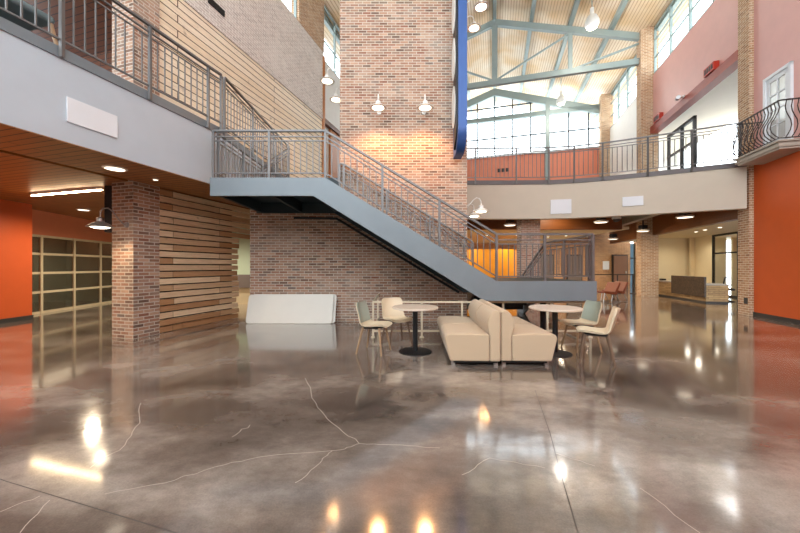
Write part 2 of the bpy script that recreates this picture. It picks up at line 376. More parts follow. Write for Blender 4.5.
# --- right wall of the hall
struct(MB().hb(WR, WR+.25, -5, 11.8, 0, 4.3).build('wall_right_red', 'red'))
struct(MB().hb(WR, WR+.25, -5, 11.8, 4.3, 10.3).build('wall_right_daylit', 'red_daylit'))
struct(MB().hb(WR-.02, WR, 3.5, 11.8, 0, .11).build('baseboard_right', 'dark'))
struct(MB().hb(6.98, 7.5, 11.8, 12.25, 0, 13.2).build('wall_right_pilaster', 'brick_buff'))
struct(MB().hb(6.6, 7.3, 18.0, 18.5, 0, 12.55).build('wall_right_pilaster_middle', 'brick_buff'))
struct(MB().hb(6.6, 7.3, 24.0, 24.5, 4.2, 12.5).build('wall_right_pilaster_far', 'brick_buff'))
struct(MB().hb(WR, WR+.2, 12.25, 18.0, 7.6, 10.3).build('wall_right_upper', 'red_daylit'))
struct(MB().hb(WR-.12, WR+.2, 12.25, 18.0, 7.58, 7.88).build('trim_5', 'band'))
struct(MB().hb(WR, WR+.2, 18.5, 24.2, 4.2, 10.2).build('wall_right_far', 'white_wall'))
for t in (10.05, 8.65): struct(MB().hb(WR-.012, WR, t, t+.03, 4.3, 10.3).build('trim_6', 'red_daylit'))
clerestory('window_4', WR+.08, 12.25, 18.0, 10.3, 12.5, 4, (11.1, 11.9))
clerestory('window_5', WR+.08, 18.5, 24.1, 10.2, 12.5, 4, (11.0, 11.8))
clerestory('window_6', WR+.08, -5, 11.8, 10.3, 12.55, 11, (11.1, 11.9))
# upper right room seen through the opening
struct(MB().hb(9.6, 9.8, 12, 16.2, 4.25, 7.7).hb(9.6, 9.8, 21.5, 24, 4.25, 7.7).hb(7.3, 9.7, 12.0, 12.2, 4.25, 7.7).build('wall_upper_right_room', 'white_wall'))
struct(MB().hb(7.3, 9.8, 12, 24, 7.6, 7.75).build('ceiling_upper_right', 'white_wall'))
struct(MB().hb(7.15, 9.8, 12.1, 24, 4.1, 4.26).build('floor_upper_right', 'dark'))
struct(MB().hb(6.3, 7.05, 18.6, 20.6, 4.26, 5.35).build('wall_upper_right_low', 'stone'))
gp = MB()
for t in (15.6, 16.5, 17.6): gp.hb(7.5, 7.6, t, t+.09, 4.26, 7.3)
gp.hb(7.5, 7.6, 15.6, 17.7, 7.2, 7.32).hb(7.5, 7.6, 15.6, 17.7, 6.3, 6.36)
gpo = struct(gp.build('window_7', 'black')); MB().hb(7.54, 7.56, 15.6, 17.65, 4.26, 7.25).build('pane', 'glass', gpo)
struct(MB().hb(8.9, 9.58, 18.6, 19.6, 4.27, 5.7).build('wall_upper_right_salmon', 'salmon'))

# --- roof
for sgn, nm in ((-1, 'ceiling_roof_left'), (1, 'ceiling_roof_right')):
    struct(MB().hexa(H(0, -5, 14.8), US*sgn*7.9+UZ*(-7.9*.305), UT*33.5, UZ*.15).build(nm, 'deck'))
for i in range(-4, 5):
    s = i*1.82; zz = 14.8-abs(s)*.305
    struct(MB().hb(s-.09, s+.09, -5, GT+3.5, zz-.26, zz-.02).build('trim_7', 'truss'))
def truss(t, label):
    r = thing('roof_truss', H(0, t, 11.4), label, 'truss', 'roof trusses')
    def top(s): return 14.52-abs(s)*.305
    for sg in (-1, 1): MB().bar(H(0, t, top(0)-.18), H(sg*6.9, t, top(6.9)-.18), .2, .3).build('top_chord', 'truss', r)
    MB().bar(H(-6.95, t, 11.15), H(6.95, t, 11.15), .2, .28).build('bottom_chord', 'truss', r)
    for s in (-6.9, -3.64, 0, 3.64, 6.9): MB().hb(s-.09-(.05 if s == 0 else 0), s+.09+(.05 if s == 0 else 0), t-.08, t+.08, 11.2, top(s)-.2).build('web_post', 'truss', r)
    for a, b in ((0, 3.6), (0, -3.6), (3.7, 6.85), (-3.7, -6.85)):
        MB().bar(H(a, t, 11.25), H(b, t, top(b)-.35), .08, .08).build('web_diagonal', 'truss', r)
truss(18.25, 'grey-green steel roof truss spanning the hall in front of the far gable window')

# --- back ground floor under the bridge
struct(MB().prism([V(-3.5, 11.9, 3.75), V(5.2, 11.8, 3.75), H(7.0, 12.2, 3.75), H(7.1, 24, 3.75), V(-3.5, 24, 3.75)], UZ*.1).build('ceiling_back', 'dark'))
struct(MB().bx(1.0, 8.75, 13, 13.25, 2.86, 3.75).build('wall_back_bulkhead', 'wood_dark'))
struct(MB().bx(1.0, 9.2, 13.25, 21.5, 2.9, 3.0).build('ceiling_back_low', 'cream_wall'))
struct(MB().hb(WR-.02, WR+.2, 12.25, 24.0, 2.85, 3.75).build('wall_right_bulkhead', 'wood_dark'))
struct(MB().bx(4.42, 5.1, 12.0, 12.5, 0, 3.75).build('wall_back_column', 'brick'))
bw = MB().bx(-4, 15.0, 21.5, 21.7, 0, 3.8).bx(15.35, 17.5, 21.5, 21.7, 0, 3.8)
struct(bw.build('wall_back_ground', 'brick_tan'))
struct(MB().bx(14.98, 15.37, 21.55, 21.62, 0, 2.9).build('window_8', 'glass_grey')); struct(MB().bx(15.0, 15.35, 21.5, 21.6, 1.9, 1.98).build('trim_8', 'black'))
def slab_door(name, x0, x1, m):
    d = struct(MB().bx(x0-.07, x1+.07, 21.4, 21.5, 0, 2.17).build(name, 'dark')); MB().bx(x0, x1, 21.36, 21.42, .01, 2.1).build('door_leaf', m, d)
    MB().bx(x1-.12, x1-.06, 21.31, 21.36, .95, 1.1).build('door_handle', 'chrome', d)
slab_door('door_2', 13.85, 14.7, 'doorbrown'); slab_door('door_3', 10.9, 11.75, 'doorgrey'); slab_door('door_5', 8.8, 9.9, 'doorgrey')
# curved orange wall
cw = MB(); pts = [V(4.55-1.75*math.cos(a*PI/12)*1.0+0, 17.6-1.5*math.sin(a*PI/12), 0) for a in range(13)]
cw.prism([p for p in pts], UZ*2.25); struct(cw.build('wall_back_orange', 'orange'))
# reception
struct(MB().hb(7.3, 17.5, 11.9, 24, 2.95, 3.1).hb(12.4, 17.5, 2.0, 11.9, 2.95, 3.1).build('ceiling_reception', 'cream_wall'))
struct(MB().bx(13.2, 16.0, 18.0, 18.2, 0, 3.0).build('wall_reception_back', 'cream_wall'))
ra, rb = V(15.9, 18.0, 0), V(15.9-.276*1.76, 18-.961*1.76, 0)
struct(MB().seg(rb, ra, .15, 0, 3.0, -1).build('wall_reception_side', 'cream_wall'))
rd = V(-.276, -.961, 0)
sf = MB().seg(rb, rb+rd*.1, .08, 0, 2.95)
for k in (1.75, 3.4): sf.seg(rb+rd*k, rb+rd*(k+.08), .08, 0, 2.95)
sf.seg(rb, rb+rd*3.5, .06, 2.0, 2.07).seg(rb, rb+rd*3.5, .06, 2.86, 2.95).seg(rb, rb+rd*3.5, .06, 0, .08)
sfo = struct(sf.build('window_9', 'black')); MB().seg(rb, rb+rd*3.5, .012, .05, 2.9).build('pane', 'glass', sfo)
struct(MB().bx(15.6, 17.5, 17.7, 17.8, 0, 3.2).bx(17.85, 19.6, 17.7, 17.8, 0, 3.2).bx(19.5, 19.6, 8.0, 17.8, 0, 3.2).hb(12.3, 12.5, 8, 12.2, 0, 3.0).seg(H(12.4, 8), V(19.5, 8.0, 0), .1, 0, 3.2).build('wall_office', 'cream_wall'))

# ------------------------------------------------------------------ RAILINGS
def railing(name, label, path, h, post_at=1.03, gap=.125, m='rail', hand=(.055, .035), group=None, drop=0, posts_first=True, cat='railing'):
    path = [Vector(p) for p in path]
    r = thing(name, path[0], label, cat, group)
    up = [p+UZ*h for p in path]
    def line(nm, dz, w, hh):
        mb = MB()
        for a, b in zip(path, path[1:]): mb.bar(a+UZ*dz, b+UZ*dz, w, hh)
        mb.build(nm, m, r)
    line('handrail', h, *hand); line('upper_rail', h-.11, .028, .02); line('middle_rail', h-.19, .022, .02); line('bottom_rail', .09, .028, .022)
    acc = 0; nextp = 0; nextb = gap; ball = []; pall = []
    for a, b in zip(path, path[1:]):
        hd = (Vector((b.x, b.y, 0))-Vector((a.x, a.y, 0))).length
        n = max(1, round(hd/post_at)); 
        for i in range(n+1):
            pall.append(a+(b-a)*i/n)
        for i in range(n):
            p, q = a+(b-a)*i/n, a+(b-a)*(i+1)/n
            k = max(1, round(hd/n/gap))
            for j in range(1, k): ball.append(p+(q-p)*j/k)
    seen = []
    for p in pall:
        if any((p-q).length < .05 for q in seen): continue
        seen.append(p); MB().bx(p.x-.022, p.x+.022, p.y-.022, p.y+.022, p.z-drop, p.z+h-.01).build('post', m, r)
    for p in ball: MB().bx(p.x-.008, p.x+.008, p.y-.008, p.y+.008, p.z+.09, p.z+h-.19).build('baluster', m, r, smooth=False)
    return r
railing('balcony_railing', 'grey metal guard railing along the white balcony edge on the left', [H(-5.405, .63, 4.25), H(-5.405, 5.19, 4.25), V(-3.67, 6.77, 4.25)], 1.08, 1.14, .127, drop=.13)
railing('balcony_railing', 'grey balcony railing running back above the stair landing beside pine siding', [V(-3.67, 6.9, 4.25), V(-3.67, 10.9, 4.25)], 1.1, 1.2, .13, drop=.2)
bp = [p+UZ*4.37 for p in offs(fas, -.055)]
bp[-1] = bp[-2]+(bp[-1]-bp[-2])*.93
railing('bridge_railing', 'grey metal railing along the curved bridge in front of the gable window', bp, 1.1, 1.35, .14, drop=.14)

# ------------------------------------------------------------------ STAIRCASE
FY, BY = 6.3, 8.42
st = thing('staircase', V(2.8, 10.4, 0), 'grey steel staircase with two landings climbing across the brick tower', 'staircase')
top, bot = 3.1, 1.12
xa, xb = -1.43, 1.85; sl_ = (bot-top)/(xb-xa)
def stringer(y, m_):
    poly = [V(-3.63, y, top), V(xa, y, top), V(xb, y, bot), V(3.76, y, bot), V(3.76, y, .74), V(1.615, y, .74), V(-1.66, y, 2.75), V(-3.63, y, 2.75)]
    MB().prism(poly[::-1], V(0, .06, 0)).build('stringer', m_, st, bevel=.004)
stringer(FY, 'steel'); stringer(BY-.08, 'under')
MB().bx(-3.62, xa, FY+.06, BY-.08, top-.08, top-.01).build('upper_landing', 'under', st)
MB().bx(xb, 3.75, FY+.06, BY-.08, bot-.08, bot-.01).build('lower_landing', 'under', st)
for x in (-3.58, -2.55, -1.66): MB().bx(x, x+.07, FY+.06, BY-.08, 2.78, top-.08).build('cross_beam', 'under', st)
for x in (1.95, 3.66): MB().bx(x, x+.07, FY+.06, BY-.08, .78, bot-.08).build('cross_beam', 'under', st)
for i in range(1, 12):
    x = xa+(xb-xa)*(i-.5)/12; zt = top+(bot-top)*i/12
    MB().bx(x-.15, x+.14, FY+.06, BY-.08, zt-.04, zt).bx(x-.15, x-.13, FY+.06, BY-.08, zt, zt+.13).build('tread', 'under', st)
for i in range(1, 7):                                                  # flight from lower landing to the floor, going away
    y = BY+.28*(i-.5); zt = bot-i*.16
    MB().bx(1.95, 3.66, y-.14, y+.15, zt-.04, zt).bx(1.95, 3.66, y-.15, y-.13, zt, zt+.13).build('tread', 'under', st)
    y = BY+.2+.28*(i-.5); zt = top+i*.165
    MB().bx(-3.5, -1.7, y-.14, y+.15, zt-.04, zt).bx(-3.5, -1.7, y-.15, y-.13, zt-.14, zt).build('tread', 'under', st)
for x in (1.89, 3.68):
    MB().prism([V(x, BY, bot), V(x, BY+1.95, .02), V(x, BY+1.75, 0), V(x, BY+1.45, 0), V(x, BY, .74)], V(.06, 0, 0)).build('stringer', 'steel', st)
for x in (-3.58, -1.68):
    MB().prism([V(x, BY+.1, top), V(x, BY+2.1, 4.25), V(x, BY+2.1, 3.9), V(x, BY+.1, 2.76)], V(.06, 0, 0)).build('stringer', 'steel', st)
MB().bx(3.2, 3.33, 7.4, 7.53, 0, .78).build('column', 'black', st)
MB().tube([V(-2.7, 8.41, 2.64), V(-1.62, 8.41, 2.62), V(1.5, 8.41, .74)], .03, 8).build('pipe', 'black', st)
fr = FY+.03
railing('stair_railing', 'grey metal railing along the front edge of the stairs and both landings', [V(-3.58, fr, top), V(xa, fr, top), V(xb, fr, bot), V(3.7, fr, bot)], .9, 1.07, .118)
railing('stair_railing', 'grey metal railing on the wall side of the long stair flight', [V(xa-.1, BY-.05, top), V(xa, BY-.05, top), V(xb, BY-.05, bot)], .9, 1.07, .125)
railing('stair_railing', 'grey metal railing on the right end of the lower stair landing, descending behind', [V(3.7, fr+.12, bot), V(3.7, BY, bot), V(3.7, BY+1.9, .05)], .88, 1.05, .125)
railing('stair_railing', 'grey metal railing at the left end of the upper landing, rising behind', [V(-3.55, fr+.12, top), V(-3.55, BY+.1, top), V(-3.55, BY+2.1, 4.25)], .9, 1.05, .125)
# cream cane rail round the space under the stairs
gr = thing('guard_rail', V(1.6, 6.5, 0), 'low cream painted pipe rail on the floor in front of the under-stair space', 'guard rail')
gl = [V(-.53, 8.38, .7), V(-.53, 6.5, .7), V(3.75, 6.5, .7), V(3.75, 8.3, .7)]
for zz, nm in ((.7, 'top_rail'), (.13, 'bottom_rail')):
    mb = MB()
    for a, b in zip(gl, gl[1:]): mb.bar(V(a.x, a.y, zz), V(b.x, b.y, zz), .035, .035)
    mb.build(nm, 'creamrail', gr)
for x, y in ((-.53, 6.5), (-.53, 7.9), (.43, 6.5), (1.22, 6.5), (2.03, 6.5), (2.9, 6.5), (3.75, 6.5), (3.75, 8.2)):
    p = MB().bx(x-.018, x+.018, y-.018, y+.018, 0, .7).build('post', 'creamrail', gr); MB().lathe([(.045, 0), (.045, .012), (.03, .03)], V(x, y, 0), 12).build('post_foot', 'creamrail', p)

# ------------------------------------------------------------------ FURNITURE
def chair_proto(pad, legm, label):
    r = thing('dining_chair', V(0, 0, 0), label, 'chair', 'dining chairs')
    prof = [(.235, .425), (.215, .442), (.16, .447), (.08, .440), (0, .432), (-.08, .430), (-.145, .445), (-.185, .485), (-.208, .54), (-.23, .61), (-.258, .69), (-.283, .77), (-.292, .805)]
    wid = [.17, .205, .222, .228, .23, .228, .222, .216, .212, .212, .21, .2, .17]
    def shell(shrink, th, lift, i0=0, i1=None):
        P = prof[i0:i1]; W = wid[i0:i1]; n = 10; vs = []; fs = []; L = len(P)
        for side in (0, 1):
            for i, ((x, z), w) in enumerate(zip(P, W)):
                a = P[max(i-1, 0)]; b = P[min(i+1, L-1)]; tx, tz = b[0]-a[0], b[1]-a[1]; q = math.hypot(tx, tz); nx, nz = tz/q, -tx/q
                back = min(1, max(0, (z-.45)/.2))
                for j in range(n+1):
                    u = -1+2*j/n; c = (u*u)*(.035+.02*back)
                    o = c+lift+(0 if side == 0 else -th)
                    vs.append((x+nx*o, u*(w-shrink), z+nz*o))
        N = (n+1)*L
        for i in range(L-1):
            for j in range(n):
                a, b, c_, d = i*(n+1)+j, i*(n+1)+j+1, (i+1)*(n+1)+j+1, (i+1)*(n+1)+j
                fs.append((a, b, c_, d)); fs.append((N+d, N+c_, N+b, N+a))
        for i in range(L-1):
            for j in (0, n):
                a, d = i*(n+1)+j, (i+1)*(n+1)+j; fs.append((a, d, N+d, N+a) if j == 0 else (d, a, N+a, N+d))
        for j in range(n):
            a, b = j, j+1; fs.append((b, a, N+a, N+b)); a, b = (L-1)*(n+1)+j, (L-1)*(n+1)+j+1; fs.append((a, b, N+b, N+a))
        # prof normal above points to the sitter for a path running front->back->up when flipped
        return MB().add(vs, fs)
    # orient normals: sitter side is up/forward
    for nm, m_, mb in (('shell', 'cream', shell(0, .014, 0)), ('back_pad', pad, shell(.022, .008, .0095, 7, 13)), ('seat_pad', 'cream', shell(.03, .006, .0075, 1, 6))):
        o = mb.build(nm, m_, r)
        bm = bmesh.new(); bm.from_mesh(o.data); bmesh.ops.recalc_face_normals(bm, faces=bm.faces); bm.to_mesh(o.data); bm.free()
    for sx, sy in ((1, 1), (1, -1), (-1, 1), (-1, -1)):
        MB().tube([V(sx*.14, sy*.14, .425), V(sx*.215-.01, sy*.215, 0)], 0.021, 8, .014).build('leg', legm, r)
    MB().bx(-.15, .15, -.15, .15, .405, .42).build('underframe', 'dark', r)
    return r
A = chair_proto('sage', 'legwood', ''); B = chair_proto('cream', 'legdark', '')
R = math.radians
place(A, 0, V(-.42, 5.40, 0), R(-18), 'cream shell chair with sage backrest left of the left table')
place(A, 1, V(3.04, 5.56, 0), R(186), 'cream shell chair with sage backrest behind the right table, nearest the gray stair landing')
place(B, 0, V(-.06, 5.98, 0), R(-66), 'all-cream shell chair behind the left table, close to the brick wall')
place(B, 1, V(2.87, 4.84, 0), R(152), 'all-cream shell chair at the right end, turned away beside the right table')
def table(loc, dia, base, label, bm_):
    r = thing('round_table', loc, label, 'table', 'round pedestal tables')
    MB().lathe([(dia/2-.02, .71), (dia/2, .718), (dia/2, .738), (dia/2-.006, .744)], loc, 48).build('tabletop', 'tabletop', r)
    MB().lathe([(.042, .02), (.042, .70), (.12, .705), (.12, .71)], loc, 20).build('column', 'black', r)
    MB().lathe([(base, 0), (base, .012), (base*.9, .018), (.06, .028)], loc, 40).build('base', bm_, r)
table(V(.25, 5.42, 0), .75, .27, 'round pale table on a black pedestal left of the beige sofa', 'black')
table(V(2.5, 5.32, 0), .8, .25, 'round pale table on a black pedestal right of the beige sofa', 'dark')
def arc(cx, cz, r, a0, a1, n=5): return [(cx+r*math.cos(R(a0+(a1-a0)*i/n)), cz+r*math.sin(R(a0+(a1-a0)*i/n))) for i in range(n+1)]
def bench(x0, dirx, label):   # x0: seat front
    y0, y1 = 4.62, 6.27
    r = thing('sofa_bench', V(x0+dirx*.38, (y0+y1)/2, 0), label, 'sofa', 'back-to-back sofa benches')
    X = lambda q: x0+dirx*q
    seat = [(.05, .07)]+arc(.045, .385, .07, 180, 90)+[(.3, .462), (.5, .452), (.6, .44), (.60, .42), (.60, .07)]
    ym = (y0+y1)/2
    for a, b in ((y0, ym-.003), (ym+.003, y1)):
        MB().prism([V(X(p), a, q) for p, q in seat], V(0, b-a, 0)).build('seat_cushion', 'fabric', r, bevel=.02, seg=3)
    back = [(.605, .07), (.605, .42), (.58, .5), (.566, .58), (.575, .66), (.61, .73), (.66, .775), (.70, .785), (.745, .77), (.752, .74), (.752, .07)]
    for a, b in ((y0, ym-.003), (ym+.003, y1)):
        MB().prism([V(X(p), a, q) for p, q in back], V(0, b-a, 0)).build('back_cushion', 'fabric', r, bevel=.018, seg=3)
    MB().bx(min(X(.1), X(.72)), max(X(.1), X(.72)), y0+.05, y1-.05, .035, .075).build('base', 'black', r)
    for q in (.1, .7):
        for y in (y0+.08, y1-.08): MB().bx(X(q)-.025, X(q)+.025, y-.025, y+.025, 0, .07).build('leg', 'chrome', r)
    r.rotation_euler.z = math.radians(-2.4)
bench(.69, 1, 'beige upholstered sofa bench facing left, nearer the left table')
bench(2.21, -1, 'beige upholstered sofa bench facing right, backed against the left-facing one')
# leaning boards
def board(x0, x1, yb, yt, h, th, label):
    r_ = .07; W = x1-x0; d = V(0, yt-yb, h).normalized(); n = V(0, d.z, -d.y)
    L = math.hypot(yt-yb, h); pts = []
    for cx, cy, a in ((r_, r_, 180), (W-r_, r_, 270), (W-r_, L-r_, 0), (r_, L-r_, 90)):
        pts += [(p, q) for p, q in arc(cx, cy, r_, a, a+90, 6)]
    P = [V(x0+p, yb, .004)+d*q for p, q in pts]
    o = MB().prism(P, -n*th if n.y < 0 else n*th).build('white_board', 'boardw', bevel=.005)
    return tag(o, label, 'board', 'boards leaning on the brick wall')
board(-3.78, -1.66, 8.06, 8.26, .69, .028, 'front white rounded board leaning against the brick wall under the landing')
board(-3.72, -1.60, 8.12, 8.345, .70, .028, 'rear white rounded board, showing only its right end behind the front board')

# ------------------------------------------------------------------ LAMPS
def goose(shade_m, name='wall_lamp'):
    r = thing(name, V(0, 0, 0), '', 'lamp', 'gooseneck wall lamps')
    a = MB().tube([V(.0, 0, .1), V(.06, 0, .1), V(.16, 0, .2), V(.25, 0, .32), V(.33, 0, .37), V(.41, 0, .35), V(.45, 0, .28), V(.455, 0, .16)], .013, 8)
    a.build('arm', shade_m, r)
    MB().tube([V(0, 0, .1), V(.025, 0, .1)], .055, 16).build('wall_plate', shade_m, r)
    sh = MB(); sh.lathe([(.2, 0), (.205, .008), (.15, .05), (.09, .085), (.06, .1), (.06, .16), (.03, .18), (.028, .17), (.05, .15), (.05, .1), (.085, .078), (.145, .043), (.196, .002)], V(.455, 0, 0), 28)
    sh.build('shade', shade_m, r)
    MB().lathe([(.01, -.04), (.09, -.03), (.15, -.008), (.15, .012), (.05, .05)], V(.455, 0, .01), 20).build('bulb', 'lampon', r)
    return r
def lamp_light(loc, power, col=(1, .78, .5), rad=.06, kind='POINT', name='lamp_light', size=None, rot=None, spot=None):
    d = bpy.data.lights.new(name, kind); d.energy = power; d.color = col
    if kind == 'AREA': d.shape = 'RECTANGLE'; d.size, d.size_y = size
    else: d.shadow_soft_size = rad
    if kind == 'SPOT': d.spot_size = spot or 2.4; d.spot_blend = .6
    o = bpy.data.objects.new(name, d); C.objects.link(o); o.location = loc
    if rot: o.rotation_euler = rot
    return o
G = goose('lampwhite'); used = 0
gl_ = [(V(-.53, TY, 5.24), -90, 'white lit gooseneck lamp, left of the pair on the front of the brick tower', 80), (V(.61, TY, 5.24), -90, 'white lit gooseneck lamp, right of the pair on the front of the brick tower', 80),
       (V(1.72, 8.85, 2.87), 0, 'nearer white lamp of the low pair on the right side of the tower', 20), (V(1.72, 9.7, 2.87), 0, 'farther white lamp of the low pair on the right side of the tower', 20),
       (V(1.72, 8.85, 8.35), 0, 'nearer white lamp of the high pair behind the blue sign', 30), (V(1.72, 9.7, 8.4), 0, 'farther white lamp of the high pair under the roof truss', 30),
       (V(-1.54, 9.05, 6.48), 180, 'nearer white lamp on the left side of the tower', 30), (V(-1.54, 10.3, 6.6), 180, 'farther white lamp on the left side of the tower', 30)]
for loc, deg, lab, pw in gl_:
    place(G, used, loc, R(deg), lab); used = 1
    d = Matrix.Rotation(R(deg), 3, 'Z') @ V(.55, 0, -.3)
    lamp_light(loc+d, pw, col=(1, .48, .18), kind='SPOT', spot=2.95, rad=.15)
G2 = goose('lampgrey'); pc = H(-6.86, 4.7, 2.11)
place(G2, 0, pc, math.atan2(-UT.y, -UT.x), 'galvanised gooseneck lamp on the brick pillar beside the slat wall')
lamp_light(pc-UT*.455+V(0, 0, -.06), 25, kind='SPOT', spot=2.6)
cd = tag(MB().bx(-6.02, -5.84, 6.72, 6.85, 2.1, 3.05).build('conduit_box', 'black'), 'black electrical box strip behind the brick pillar below the wood soffit', 'conduit')
# linear lamp
la, lb = V(-8.25, 7.4, 3.0), V(-6.19, 6.85, 3.0)
ll = thing('linear_lamp', (la+lb)/2, 'long lit linear lamp on the brown wood soffit left of the pillar', 'lamp')
MB().bar(la+UZ*.0245, lb+UZ*.0245, .07, .05).build('housing', 'lampwhite', ll); MB().bar(la-UZ*.015, lb-UZ*.01, .04, .02).build('diffuser', 'tube', ll)
lb2, la2 = V(-5.9, 4.2, 3.0), V(-6.6, 1.6, 3.0)
def disc(loc, r, label, group, m='disc', cat='ceiling light', nm='downlight'):
    o = thing(nm, loc, label, cat, group)
    MB().lathe([(r*.8, -.02), (r, -.012), (r, 0)], loc, 28).build('ring', 'lampwhite', o); MB().lathe([(r*.6, -.024), (r*.78, -.022), (r*.78, -.015)], loc, 28).build('lens', m, o)
def ceil(px, py, z):
    y = (z-CAMZ)*F/(266.5-py); return V((px-400)/F*y, y, z)
disc(ceil(115, 168, 3.045), .17, 'large round white downlight in the balcony soffit left of the brick pillar', 'soffit downlights')
disc(ceil(155.5, 179, 3.045), .05, 'tiny round downlight in the soffit right of the brick pillar', 'soffit downlights')
disc(ceil(83.5, 209.5, 3.045), .16, 'round downlight in front of the glass garage door', 'soffit downlights')
def hang(px, py, y, zc, r, label, dark=True):
    loc = V((px-400)/F*y, y, CAMZ+(266.5-py)*y/F)
    o = thing('pendant_disc', loc, label, 'ceiling light', 'disc lights under the bridge')
    MB().lathe([(r*.9, -.02), (r, 0), (r, .03), (r*.5, .06)], loc, 28).build('shade', 'lampwhite', o)
    MB().lathe([(r*.5, -.025), (r*.85, -.022), (r*.85, -.015)], loc, 28).build('lens', 'disc', o)
    MB().bx(loc.x-.02, loc.x+.02, loc.y-.02, loc.y+.02, loc.z+.05, zc).build('stem', 'black', o)
    MB().bx(loc.x-.12, loc.x+.12, loc.y-.12, loc.y+.12, loc.z+.1, min(loc.z+.25, zc)).build('gear_box', 'black', o)
hang(510, 225, 12.3, 3.75, .22, 'white disc light left of the brick column behind the stairs')
hang(601, 222, 12.3, 3.75, .24, 'white disc light hung before the dark brown bulkhead, left of the dome camera')
hang(613, 239, 16.5, 3.75, .22, 'white disc light farthest back, above the brown door')
hang(643, 231, 14.5, 3.75, .24, 'white disc light beside the top of the far brick pilaster')
hang(685, 217, 11.6, 3.75, .26, 'white disc light in front of the reception desk, nearer the bridge')
hang(691, 220.5, 12.8, 3.75, .25, 'white disc light in front of the reception desk, farther from the bridge')
tag(MB().hb(5.84, 6.1, 12.6, 19, 3.38, 3.75).build('air_duct', 'chrome', bevel=.01), 'long grey air duct under the bridge ceiling beside the dome camera', 'duct')
dc = V(8.2, 12.5, 3.19)
dm = thing('dome_camera', dc, 'white dome camera under the bridge at the end of the brown bulkhead', 'camera')
MB().lathe([(.05, -.1), (.1, -.07), (.13, 0)], dc, 20).build('dome', 'dark', dm); MB().lathe([(.14, 0), (.16, .05), (.12, .1), (.02, .565)], dc, 20).build('housing', 'lampwhite', dm)
for px, py in ((487, 235), (517, 235), (548, 236.5), (566, 235.5)):
    disc(ceil(px, py, 2.895), .07, 'small warm recessed downlight in the low ceiling behind the stairs, %s' % {487: 'leftmost of four', 517: 'beside the brick column', 548: 'third of four', 566: 'rightmost of four'}[px], 'low ceiling downlights', 'lampon')
for px, py in ((696, 231.5), (705, 229.5), (720, 227)):
    disc(ceil(px, py, 2.945), .08, 'recessed downlight over the reception desk, %s' % {696: 'leftmost', 705: 'middle', 720: 'rightmost'}[px], 'reception downlights', 'lampon')
def pendant(px, py, y, r, ztop, label):
    loc = V((px-400)/F*y, y, CAMZ+(266.5-py)*y/F)
    o = thing('pendant_lamp', loc, label, 'lamp', 'roof pendants')
    MB().lathe([(r*.75, -r*.9), (r, -r*.5), (r*.95, 0), (r*.6, r*.7), (r*.28, r), (r*.25, r*1.9), (.03, r*2)], loc, 24).build('shade', 'lampwhite', o)
    MB().lathe([(r*.1, -r*1.0), (r*.7, -r*.95), (r*.7, -r*.9)], loc, 24).build('lens', 'lampon', o)
    lamp_light(loc-UZ*.5, 130, col=(1, .93, .84), rad=.25)
    MB().tube([loc+UZ*r*1.9, V(loc.x, loc.y, ztop)], .02, 8).build('stem', 'truss', o)
pendant(592, 21, 14.6, .3, 13.5, 'white bell pendant lamp under the tan roof deck at upper right')
pendant(561, 100, 21, .29, 13.4, 'small white bell pendant lamp in front of the gable window')

# ------------------------------------------------------------------ SIGNS, PANELS, FIXTURES
sg = thing('blade_sign', V(1.62, 7.9, 4.1), 'tall blue-edged blade sign with rounded foot on the tower corner', 'sign')
yo, yi, zb = 7.57, 8.3, 4.1
pr = [(yi, 4.1+.0), (yi-.1, 4.12)]+[(yo+.55-.55*math.cos(R(a)), 4.65-.55*math.sin(R(a))) for a in range(80, -1, -10)]+[(yo, 11.0), (yi, 11.0)]
def strip_band(w0, w1, inner):
    poly = pr
    return MB().prism([V(w0, y, z) for y, z in poly], V(w1-w0, 0, 0))
strip_band(1.34, 1.54, 0).build('body', 'blue', sg)
MB().prism([V(1.30, y+(.06 if y < 8 else -.05), z+.1) for y, z in pr[2:]], V(.04, 0, 0)).build('face', 'black', sg)
for i in range(5):
    zc = 5.25+i*1.15
    MB().prism([V(1.285, 7.98+.25*math.cos(2*PI*k/20), zc+.5*math.sin(2*PI*k/20)) for k in range(20)], V(.015, 0, 0)).build('round_mark', 'lampwhite', sg)
for zq in (5.2, 8.0): MB().bx(1.38, 1.5, 8.28, 8.47, zq, zq+.12).build('bracket', 'black', sg)
def on_left(t0, t1, z0, z1): return MB().hb(-5.45, -5.43, t0, t1, z0, z1)
tag(on_left(2.98, 3.59, 3.32, 3.65).build('access_panel', 'panelw', bevel=.004), 'white rectangular panel on the left balcony fascia', 'panel', 'fascia panels')
def on_bridge(x0, x1, z0, z1, label):
    def yat(x):
        for a, b in zip(fas, fas[1:]):
            if a.x <= x <= b.x: return a.y+(b.y-a.y)*(x-a.x)/(b.x-a.x)
    a, b = V(x0, yat(x0)-.005, 0), V(x1, yat(x1)-.005, 0)
    tag(MB().seg(a, b, .025, z0, z1, -1).build('access_panel', 'panelw', bevel=.004), label, 'panel', 'fascia panels')
on_bridge(5.17, 5.82, 3.2, 3.69, 'pale square panel on the bridge fascia above the stair landing rail')
on_bridge(7.2, 7.7, 3.34, 3.64, 'small pale rectangular panel on the bridge fascia toward the right wall')
def redbox(t, z, label):
    r = thing('wall_fixture', H(WR-.1, t, z), label, 'wall light', 'red slotted wall fixtures')
    MB().hb(WR-.16, WR, t-.27, t+.27, z, z+.27).build('housing', 'redbox', r)
    for i in range(4): MB().hb(WR-.168, WR-.158, t-.22+i*.12, t-.14+i*.12, z+.05, z+.22).build('slot', 'dark', r)
redbox(13.57, 7.9, 'red slotted box on the daylit upper wall near the brick pilaster'); redbox(17.3, 7.88, 'red slotted box on the daylit upper wall at its far end'); redbox(9.9, 8.2, 'red slotted box above the white balcony door')
